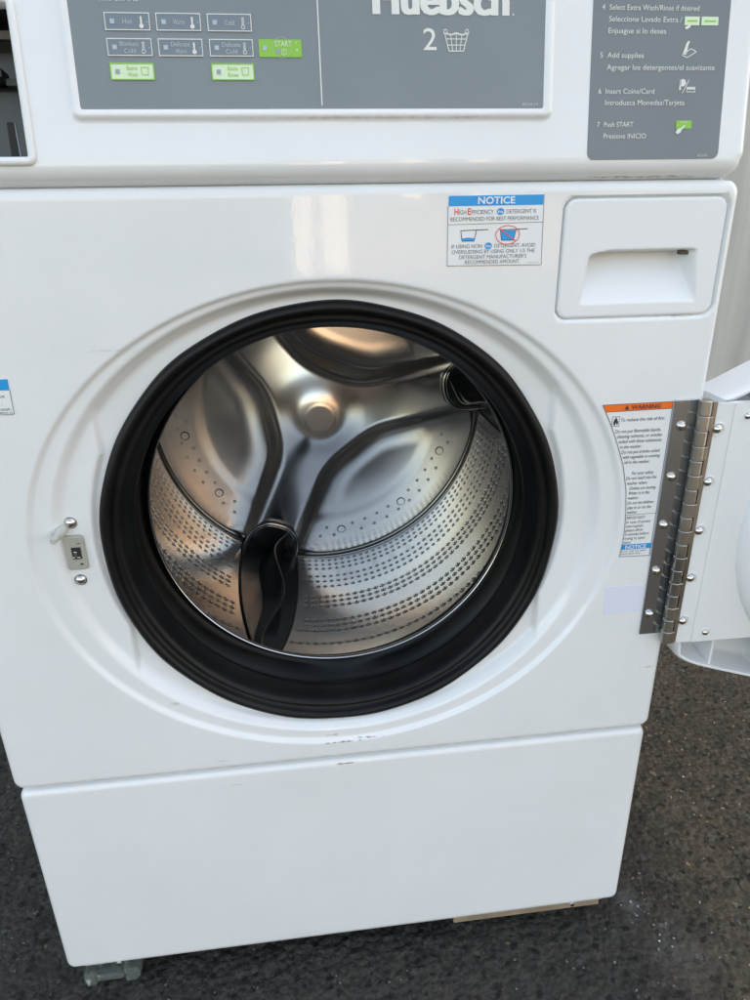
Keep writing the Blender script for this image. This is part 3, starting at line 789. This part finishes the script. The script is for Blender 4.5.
# hinge side leaf strip and crease strip
box(bm, .3423, .3462, DP-.0020, DP+.0005, .4335, .6905)
leaf = bmobj('door_leaf_strip', bm, M['knuckle_steel'], wm)
lin = []
cxd, czd, rd = .575, .5570, .232
lin = [(.3635, .4325)]
lin += [(.4300, .4318), (.4500, .4280)]
for k in range(0, 61):
    a = R(-142+284*k/60); lin.append((cxd+(rd-.030)*math.cos(a)*1.0, czd+(rd-.030)*math.sin(a)))
lin += [(.4500, .6905), (.4300, .6890), (.3635, .6890)]
lin = [q for i, q in enumerate(lin) if not (i > 2 and q[0] < .452 and i < len(lin)-3)]
bm = bmesh.new()
f1 = [bm.verts.new((x, DP-.0022, z)) for x, z in lin]; f2 = [bm.verts.new((x, DP+.0045, z)) for x, z in lin]; n = len(lin)
bm.faces.new(f1); bm.faces.new(f2)
for i in range(n): bm.faces.new((f1[i], f1[(i+1) % n], f2[(i+1) % n], f2[i]))
# slightly folded strip next to the hinge
c = [bm.verts.new(v) for v in ((.3450, DP-.0004, .4325), (.3634, DP-.0016, .4325), (.3634, DP-.0016, .6890), (.3450, DP-.0004, .6890), (.3450, DP+.0030, .4325), (.3634, DP+.0030, .4325), (.3634, DP+.0030, .6890), (.3450, DP+.0030, .6890))]
for f in ((0, 1, 2, 3), (4, 5, 6, 7), (0, 1, 5, 4), (1, 2, 6, 5), (2, 3, 7, 6), (3, 0, 4, 7)): bm.faces.new([c[i] for i in f])
door = bmobj('door', bm, M['white'], wm)
for z in (.6652, .6130, .5620, .5097, .4594):
    bm = bmesh.new(); dome(bm, .3500, DP-.0014, z, .0046, .0040)
    bmobj('door_rivet', bm, M['chrome'], door, True)
    bm = bmesh.new(); tube(bm, [(.3512+.0062*math.cos(2*math.pi*k/20), DP-.0014, z-.0006+.0062*math.sin(2*math.pi*k/20)) for k in range(20)], .0006, 6, True); bmobj('rivet_dimple', bm, M['plastic'], door, True)
for x, z in ((.3776, .6762), (.3776, .4431)):
    bm = bmesh.new(); dome(bm, x, DP-.0020, z, .0036, .0030); bmobj('door_screw', bm, M['chrome'], door, True)
    bm = bmesh.new(); tube(bm, [(x+.0008+.0052*math.cos(2*math.pi*k/20), DP-.0021, z+.0052*math.sin(2*math.pi*k/20)) for k in range(20)], .0005, 6, True); bmobj('rivet_dimple', bm, M['plastic'], door, True)
# outer shell: a dish behind the liner
out = [(.3530, .4120), (.3700, .3945), (.4180, .3775), (.4660, .3620)]
for k in range(0, 49):
    a = R(-118+236*k/48); out.append((cxd+rd*math.cos(a), czd+rd*math.sin(a)*.93))
out += [(.4660, .7380), (.4180, .7160), (.3950, .7050), (.3700, .6925), (.3530, .6880)]
for _ in range(2):   # round the corners of the outline
    out = [q_ for i in range(len(out)) for a_, b_ in [(out[i], out[(i+1) % len(out)])] for q_ in ((a_[0]*.75+b_[0]*.25, a_[1]*.75+b_[1]*.25), (a_[0]*.25+b_[0]*.75, a_[1]*.25+b_[1]*.75))]
def inset(P, d):
    c = (.55, .557); o = []
    for i, q_ in enumerate(P):
        a = P[i-1]; b = P[(i+1) % len(P)]; tx, tz = b[0]-a[0], b[1]-a[1]; l = math.hypot(tx, tz) or 1
        o.append((q_[0]-tz/l*d, q_[1]+tx/l*d))
    return o
levels = [(0., .060, .012), (0., .050, 0.), (0., .010, 0.), (0., .0035, .0006), (0., .001, .0025), (0., .0015, .0050), (0., .006, .0062), (0., .034, .0085), (0., .038, .013)]
bm = bmesh.new(); Ls = []
for (_, y, d) in levels: Ls.append([bm.verts.new((x, y, z)) for x, z in inset(out, d)])
n = len(out)
for A, B in zip(Ls[:-1], Ls[1:]):
    for i in range(n): bm.faces.new((A[i], A[(i+1) % n], B[(i+1) % n], B[i]))
bm.faces.new(Ls[0]); bm.faces.new(Ls[-1])
bmobj('door_shell', bm, M['plastic'], door, True, 50)
bm = bmesh.new()
box(bm, .4000, .4030, .004, .036, .3860, .4400, .0006); bmobj('shell_rib', bm, M['plastic'], door); bm = bmesh.new(); box(bm, .4000, .4030, .004, .036, .684, .704, .0006)
bmobj('shell_rib', bm, M['plastic'], door)
# glass seat ring and bowl
rc, zc_, Rr = .5720, .5555, .1755
revolve([(Rr+.004, DP-.0010), (Rr+.003, DP-.0060), (Rr, DP-.0110), (Rr-.006, DP-.0135), (Rr-.012, DP-.0125), (Rr-.016, DP-.0080), (Rr-.018, DP-.0030)], 120, rc, zc_, 'glass_ring', M['plastic'], door, sharp=60)
revolve([(Rr-.016, DP-.0060), (Rr-.022, DP-.0300), (Rr-.035, DP-.0600), (Rr-.070, DP-.0780), (.05, DP-.085), (.001, DP-.086)], 96, rc, zc_, 'door_glass', M['glass'], door, sharp=60)

# ================================================================== things around it
# clear plastic foot block under the left front corner
cb = tag(empty('plastic_block', (-.298, .005, 0)), 'clear plastic block wedged under the left front corner of the white washer', 'plastic block')
def cblk(name, x0, x1, y0, y1, z0, z1, bev):
    bm = bmesh.new(); box(bm, x0, x1, y0, y1, z0, z1, bev, seg=1); return bmobj(name, bm, M['clear'], cb)
cblk('block_end', -.026, -.010, -.006, .030, .002, .0225, .004); cblk('block_end', .020, .038, -.006, .030, .002, .0225, .004)
cblk('block_bar', -.0095, .0195, -.006, .024, .010, .020, .002)
# wooden board under the right
bm = bmesh.new(); box(bm, .130, .326, .0205, .16, .001, .0258, .0015)
tag(bmobj('wooden_board', bm, M['wood'], None), 'thin tan wooden board lying under the right front edge of the washer', 'board')

# ---- asphalt
m, nt, b = new_mat('asphalt'); L = nt.links.new
tc = N(nt, 'ShaderNodeTexCoord')
def noise(sc, det, ro=.6):
    n = N(nt, 'ShaderNodeTexNoise'); n.inputs['Scale'].default_value = sc; n.inputs['Detail'].default_value = det; n.inputs['Roughness'].default_value = ro; L(tc.outputs['Object'], n.inputs['Vector']); return n
big = noise(1.3, 4); mid = noise(28, 6, .7); fine = noise(170, 5, .7)
def ramp(src, stops):
    r = N(nt, 'ShaderNodeValToRGB'); e = r.color_ramp.elements
    while len(e) < len(stops): e.new(.5)
    for el, (p_, c_) in zip(e, stops): el.position = p_; el.color = (*c_, 1)
    L(src, r.inputs['Fac']); return r
def mix(a, b_, f, mode='MIX'):
    x = N(nt, 'ShaderNodeMixRGB', blend_type=mode)
    if isinstance(f, float): x.inputs['Fac'].default_value = f
    else: L(f, x.inputs['Fac'])
    for s_, v in (('Color1', a), ('Color2', b_)):
        if isinstance(v, tuple): x.inputs[s_].default_value = (*v, 1)
        else: L(v, x.inputs[s_])
    return x.outputs['Color']
base = ramp(fine.outputs['Fac'], [(.30, (.030, .027, .022)), (.5, (.062, .056, .046)), (.72, (.115, .105, .088))])
m1 = ramp(mid.outputs['Fac'], [(.35, (.65, .65, .66)), (.65, (1.25, 1.2, 1.12))])
c0 = mix(base.outputs['Color'], m1.outputs['Color'], 1., 'MULTIPLY')
b1 = ramp(big.outputs['Fac'], [(.4, (.80, .80, .80)), (.6, (1.15, 1.12, 1.08))])
c0 = mix(c0, b1.outputs['Color'], 1., 'MULTIPLY')
wn = noise(60, 3); wv = N(nt, 'ShaderNodeVectorMath', operation='MULTIPLY_ADD'); wv.inputs[1].default_value = (.016, .016, .016); L(wn.outputs['Color'], wv.inputs[0]); L(tc.outputs['Object'], wv.inputs[2])
def stones(scale, thr, col, keep):
    global c0
    v = N(nt, 'ShaderNodeTexVoronoi'); v.inputs['Scale'].default_value = scale; L(wv.outputs[0], v.inputs['Vector'])
    nn = noise(scale*3, 2); ad = N(nt, 'ShaderNodeMath', operation='MULTIPLY_ADD'); ad.inputs[1].default_value = .25; L(nn.outputs['Fac'], ad.inputs[0]); L(v.outputs['Distance'], ad.inputs[2])
    l = N(nt, 'ShaderNodeMath', operation='LESS_THAN'); l.inputs[1].default_value = thr+.125; L(ad.outputs[0], l.inputs[0])
    s_ = N(nt, 'ShaderNodeSeparateColor'); L(v.outputs['Color'], s_.inputs['Color'])
    g = N(nt, 'ShaderNodeMath', operation='GREATER_THAN'); g.inputs[1].default_value = keep; L(s_.outputs['Red'], g.inputs[0])
    mm_ = N(nt, 'ShaderNodeMath', operation='MULTIPLY'); L(l.outputs[0], mm_.inputs[0]); L(g.outputs[0], mm_.inputs[1])
    c0 = mix(c0, col, mm_.outputs[0]); return v
stones(62, .34, (.072, .066, .055), .60); stones(80, .36, (.018, .017, .015), .50); stones(100, .30, (.090, .083, .072), .75); stones(105, .24, (.26, .19, .10), .955); stones(170, .22, (.42, .40, .37), .97); vs = stones(52, .24, (.12, .115, .10), .95)
for (px_, py_, rx_, ry_, k_) in ((.368, .020, .022, .032, .38), (.40, -.05, .05, .05, .16), (.14, -.13, .03, .02, .35)):   # pale dust
    mp = N(nt, 'ShaderNodeMapping'); mp.inputs['Location'].default_value = (-px_/rx_, -py_/ry_, 0); mp.inputs['Scale'].default_value = (1/rx_, 1/ry_, 0); L(tc.outputs['Object'], mp.inputs['Vector'])
    ln = N(nt, 'ShaderNodeVectorMath', operation='LENGTH'); L(mp.outputs['Vector'], ln.inputs[0])
    a_ = N(nt, 'ShaderNodeMath', operation='MULTIPLY_ADD'); a_.inputs[1].default_value = 2.4; L(fine.outputs['Fac'], a_.inputs[0]); L(ln.outputs['Value'], a_.inputs[2])
    r_ = N(nt, 'ShaderNodeMapRange'); r_.inputs['From Min'].default_value = 2.1; r_.inputs['From Max'].default_value = 1.3; r_.inputs['To Max'].default_value = k_; L(a_.outputs[0], r_.inputs['Value'])
    c0 = mix(c0, (.26, .265, .26), r_.outputs['Result'])
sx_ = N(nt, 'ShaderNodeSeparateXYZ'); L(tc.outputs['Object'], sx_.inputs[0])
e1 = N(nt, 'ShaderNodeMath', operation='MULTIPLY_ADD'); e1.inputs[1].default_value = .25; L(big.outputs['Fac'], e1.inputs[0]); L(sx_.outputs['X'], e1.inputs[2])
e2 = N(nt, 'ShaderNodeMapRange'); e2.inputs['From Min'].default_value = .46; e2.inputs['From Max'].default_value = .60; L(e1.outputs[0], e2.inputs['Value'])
wr = N(nt, 'ShaderNodeMixRGB'); wr.inputs['Color1'].default_value = (.68, .72, .80, 1); wr.inputs['Color2'].default_value = (1.62, 1.50, 1.34, 1); L(e2.outputs['Result'], wr.inputs['Fac'])  # ground tone and shade painted together: darker, cooler left, lighter, warmer right
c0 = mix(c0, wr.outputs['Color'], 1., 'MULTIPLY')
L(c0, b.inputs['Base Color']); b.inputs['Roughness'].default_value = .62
b.inputs['Specular IOR Level'].default_value = .35
v2 = N(nt, 'ShaderNodeTexVoronoi'); v2.inputs['Scale'].default_value = 110; L(tc.outputs['Object'], v2.inputs['Vector'])
hs = N(nt, 'ShaderNodeMath', operation='MULTIPLY_ADD'); hs.inputs[1].default_value = -.8; L(v2.outputs['Distance'], hs.inputs[0]); L(mid.outputs['Fac'], hs.inputs[2])
hs2 = N(nt, 'ShaderNodeMath', operation='MULTIPLY_ADD'); hs2.inputs[1].default_value = .6; L(fine.outputs['Fac'], hs2.inputs[0]); L(hs.outputs[0], hs2.inputs[2])
bp = N(nt, 'ShaderNodeBump'); bp.inputs['Strength'].default_value = 1.; bp.inputs['Distance'].default_value = .009; L(hs2.outputs[0], bp.inputs['Height']); L(bp.outputs['Normal'], b.inputs['Normal'])
g = 120
# one sheet, finely divided near the washer so that real lumps show
from mathutils import noise as mn
xs = sorted(set([-g, -20, -5, -2, -1.2]+[-.9+i*.006 for i in range(0, 331)]+[1.2, 2, 5, 20, g])); ysg = sorted(set([-g, -20, -5, -2, -1.0, -.5]+[-.30+i*.006 for i in range(0, 221)]+[1.2, 2, 5, 20, g]))
V = []
for y in ysg:
    for x in xs:
        e = sstep((x+.9)/.1)*sstep((1.08-x)/.1)*sstep((y+.30)/.1)*sstep((1.02-y)/.1)
        z = e*(.0030*mn.noise((x*60, y*60, 0))+.0026*mn.noise((x*120, y*120, 3))+.002*mn.noise((x*9, y*9, 5))-.0035)
        V.append((x, y, z))
nx_ = len(xs); F = [(j*nx_+i, j*nx_+i+1, (j+1)*nx_+i+1, (j+1)*nx_+i) for j in range(len(ysg)-1) for i in range(nx_-1)]
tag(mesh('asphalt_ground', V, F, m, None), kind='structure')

# loose chips and grit by the right corner
bm = bmesh.new()
def chip(x, y, s, mi):
    r = bmesh.ops.create_icosphere(bm, subdivisions=1, radius=s)
    sc = Vector((random.uniform(.7, 1.4), random.uniform(.6, 1.3), random.uniform(.3, .8)))
    rot = Matrix.Rotation(random.uniform(0, 6.3), 3, 'Z') @ Matrix.Rotation(random.uniform(-.6, .6), 3, 'X')
    for v in r['verts']:
        v.co = rot @ Vector((v.co.x*sc.x*random.uniform(.7, 1.2), v.co.y*sc.y*random.uniform(.7, 1.2), v.co.z*sc.z)) + Vector((x, y, s*.25-.002))
        for f in v.link_faces: f.material_index = mi
for k in range(16):
    t = random.random(); chip(.362+.03*t+random.gauss(0, .010), .045-.085*t+random.gauss(0, .010), random.uniform(.0006, .0019), random.choice([0, 1, 1]))
for k in range(420):
    x, y = random.uniform(-.6, 1.05), random.uniform(-.25, .95)
    if abs(x) < .35 and y > -.02: continue
    chip(x, y, random.uniform(.0006, .0020) if random.random() < .93 else random.uniform(.002, .0038), random.choice([2, 2, 2, 3, 4, 1]))
mats = [simple('chip_white', (.62, .64, .66), .6), simple('chip_grey', (.30, .31, .32), .6), simple('grit_dark', (.05, .048, .045), .7), simple('grit_tan', (.24, .17, .10), .7), simple('grit_mid', (.12, .11, .10), .7)]
tag(bmobj('loose_grit', bm, mats, None), 'white chips and loose grit scattered on the dark asphalt', 'grit', kind='stuff')

# ---- painted wall behind
m, nt, b = new_mat('wall_paint'); L = nt.links.new; tc = N(nt, 'ShaderNodeTexCoord')
mp = N(nt, 'ShaderNodeMapping'); mp.inputs['Scale'].default_value = (9, 9, .8); L(tc.outputs['Object'], mp.inputs['Vector'])
n1 = N(nt, 'ShaderNodeTexNoise'); n1.inputs['Scale'].default_value = 2.2; n1.inputs['Detail'].default_value = 5; L(mp.outputs['Vector'], n1.inputs['Vector'])
r1 = N(nt, 'ShaderNodeValToRGB'); r1.color_ramp.elements[0].position = .35; r1.color_ramp.elements[0].color = (.42, .415, .385, 1); r1.color_ramp.elements[1].position = .65; r1.color_ramp.elements[1].color = (.56, .545, .50, 1)
L(n1.outputs['Fac'], r1.inputs['Fac'])
mp2 = N(nt, 'ShaderNodeMapping'); mp2.inputs['Scale'].default_value = (34, 34, 12); L(tc.outputs['Object'], mp2.inputs['Vector'])
n2 = N(nt, 'ShaderNodeTexNoise'); n2.inputs['Scale'].default_value = 2; n2.inputs['Detail'].default_value = 6; n2.inputs['Roughness'].default_value = .8; L(mp2.outputs['Vector'], n2.inputs['Vector'])
r2 = N(nt, 'ShaderNodeValToRGB'); r2.color_ramp.elements[0].position = .66; r2.color_ramp.elements[0].color = (0, 0, 0, 1); r2.color_ramp.elements[1].position = .72; r2.color_ramp.elements[1].color = (.55, .55, .55, 1)
L(n2.outputs['Fac'], r2.inputs['Fac'])
mx = N(nt, 'ShaderNodeMixRGB'); mx.inputs['Color2'].default_value = (.25, .23, .20, 1); L(r2.outputs['Color'], mx.inputs['Fac']); L(r1.outputs['Color'], mx.inputs['Color1'])
L(mx.outputs['Color'], b.inputs['Base Color']); b.inputs['Roughness'].default_value = .6
bm = bmesh.new(); box(bm, -5, 7, 1.25, 1.45, -.02, 5.2, .004)
tag(bmobj('painted_wall', bm, m, None), 'scuffed off white painted wall standing behind the washer and its open door', 'wall')

# ---- sunlit building across the yard (seen mirrored in the enamel and the drum)
bld = tag(empty('building', (0, -9, 0)), 'warm brown building across the yard mirrored in the washer enamel', 'building')
mb = simple('warm_render', (.27, .17, .10), .8, var=.2, vscale=1.5, bump=.3, bscale=20); mc = simple('cream_render', (.88, .78, .62), .8, var=.05, vscale=2); mw = simple('window_dark', (.03, .035, .04), .1)
bm = bmesh.new(); box(bm, .10, 4.8, -3, 0, 0, 2.7); bmobj('wall', bm, mb, bld)
bm = bmesh.new(); box(bm, -.05, 5.0, -3.2, .2, 2.7, 2.85, .03); bmobj('roof', bm, mc, bld)
for (x0, x1, z0_, z1_) in ((.12, .36, 0.02, 1.7), (.47, .80, 0.02, 2.2), (1.5, 1.75, .9, 2.6), (2.4, 2.6, .5, 2.6)):  # added out of view, sized and placed for bright streaks mirrored in the enamel
    bm = bmesh.new(); box(bm, x0, x1, 0, .06, z0_, z1_, .01); bmobj('cream_panel', bm, mc, bld)
for (x0, x1) in ((1.9, 2.3), (3.2, 4.1)):
    bm = bmesh.new(); box(bm, x0, x1, -.02, .04, 1.0, 2.4, .01); bmobj('window', bm, mw, bld)

# ================================================================== light
w = bpy.data.worlds.new('World'); S.world = w; w.use_nodes = True
nt = w.node_tree; bg = nt.nodes['Background']; sky = nt.nodes.new('ShaderNodeTexSky'); sky.sky_type = 'NISHITA'; sky.sun_disc = False
EL, AZ = R(42), R(38)       # sun behind the wall, to its right; AZ clockwise from +Y
sky.sun_elevation = EL; sky.sun_rotation = AZ; sky.dust_density = 3.0; sky.air_density = 1.0; sky.ozone_density = 1.0
sky_tint = nt.nodes.new('ShaderNodeMixRGB'); sky_tint.blend_type = 'MULTIPLY'; sky_tint.inputs['Fac'].default_value = 1; sky_tint.inputs['Color2'].default_value = (1.34, 1.105, .835, 1)   # white balance put into the sky colour: warmer, less blue
nt.links.new(sky.outputs['Color'], sky_tint.inputs['Color1']); nt.links.new(sky_tint.outputs['Color'], bg.inputs['Color']); bg.inputs['Strength'].default_value = .15
sd = bpy.data.lights.new('sun', 'SUN'); sd.energy = 4.5; sd.angle = R(.5); sd.color = (1, .90, .76)
so = bpy.data.objects.new('sun', sd); COL.objects.link(so)
dirv = Vector((math.sin(AZ)*math.cos(EL), math.cos(AZ)*math.cos(EL), math.sin(EL)))
so.rotation_euler = dirv.to_track_quat('Z', 'Y').to_euler(); so.location = dirv*20

# ================================================================== camera
cam = bpy.data.cameras.new('camera'); co = bpy.data.objects.new('camera', cam); COL.objects.link(co)
cam.sensor_fit = 'HORIZONTAL'; cam.sensor_width = 36; cam.lens = 36*698.23/750; cam.clip_start = .02; cam.clip_end = 500
pt, yw, rl = .399895, .118169, -.016982
fw = Vector((math.sin(yw)*math.cos(pt), math.cos(yw)*math.cos(pt), -math.sin(pt))); rt = Vector((math.cos(yw), -math.sin(yw), 0)); up = rt.cross(fw)
r2_ = rt*math.cos(rl)+up*math.sin(rl); u2_ = up*math.cos(rl)-rt*math.sin(rl)
co.matrix_world = Matrix(((r2_.x, u2_.x, -fw.x, -.034541), (r2_.y, u2_.y, -fw.y, -.582685), (r2_.z, u2_.z, -fw.z, .859079), (0, 0, 0, 1)))
S.camera = co
S.view_settings.view_transform = 'Standard'; S.view_settings.look = 'None'; S.view_settings.gamma = 1; M['rubber'].node_tree.nodes['Principled BSDF'].inputs['Specular IOR Level'].default_value = .28
S.view_settings.exposure = 2.07
S.cycles.use_denoising = True; S.cycles.sample_clamp_indirect = 4
S.cycles.max_bounces = 10; S.cycles.glossy_bounces = 6
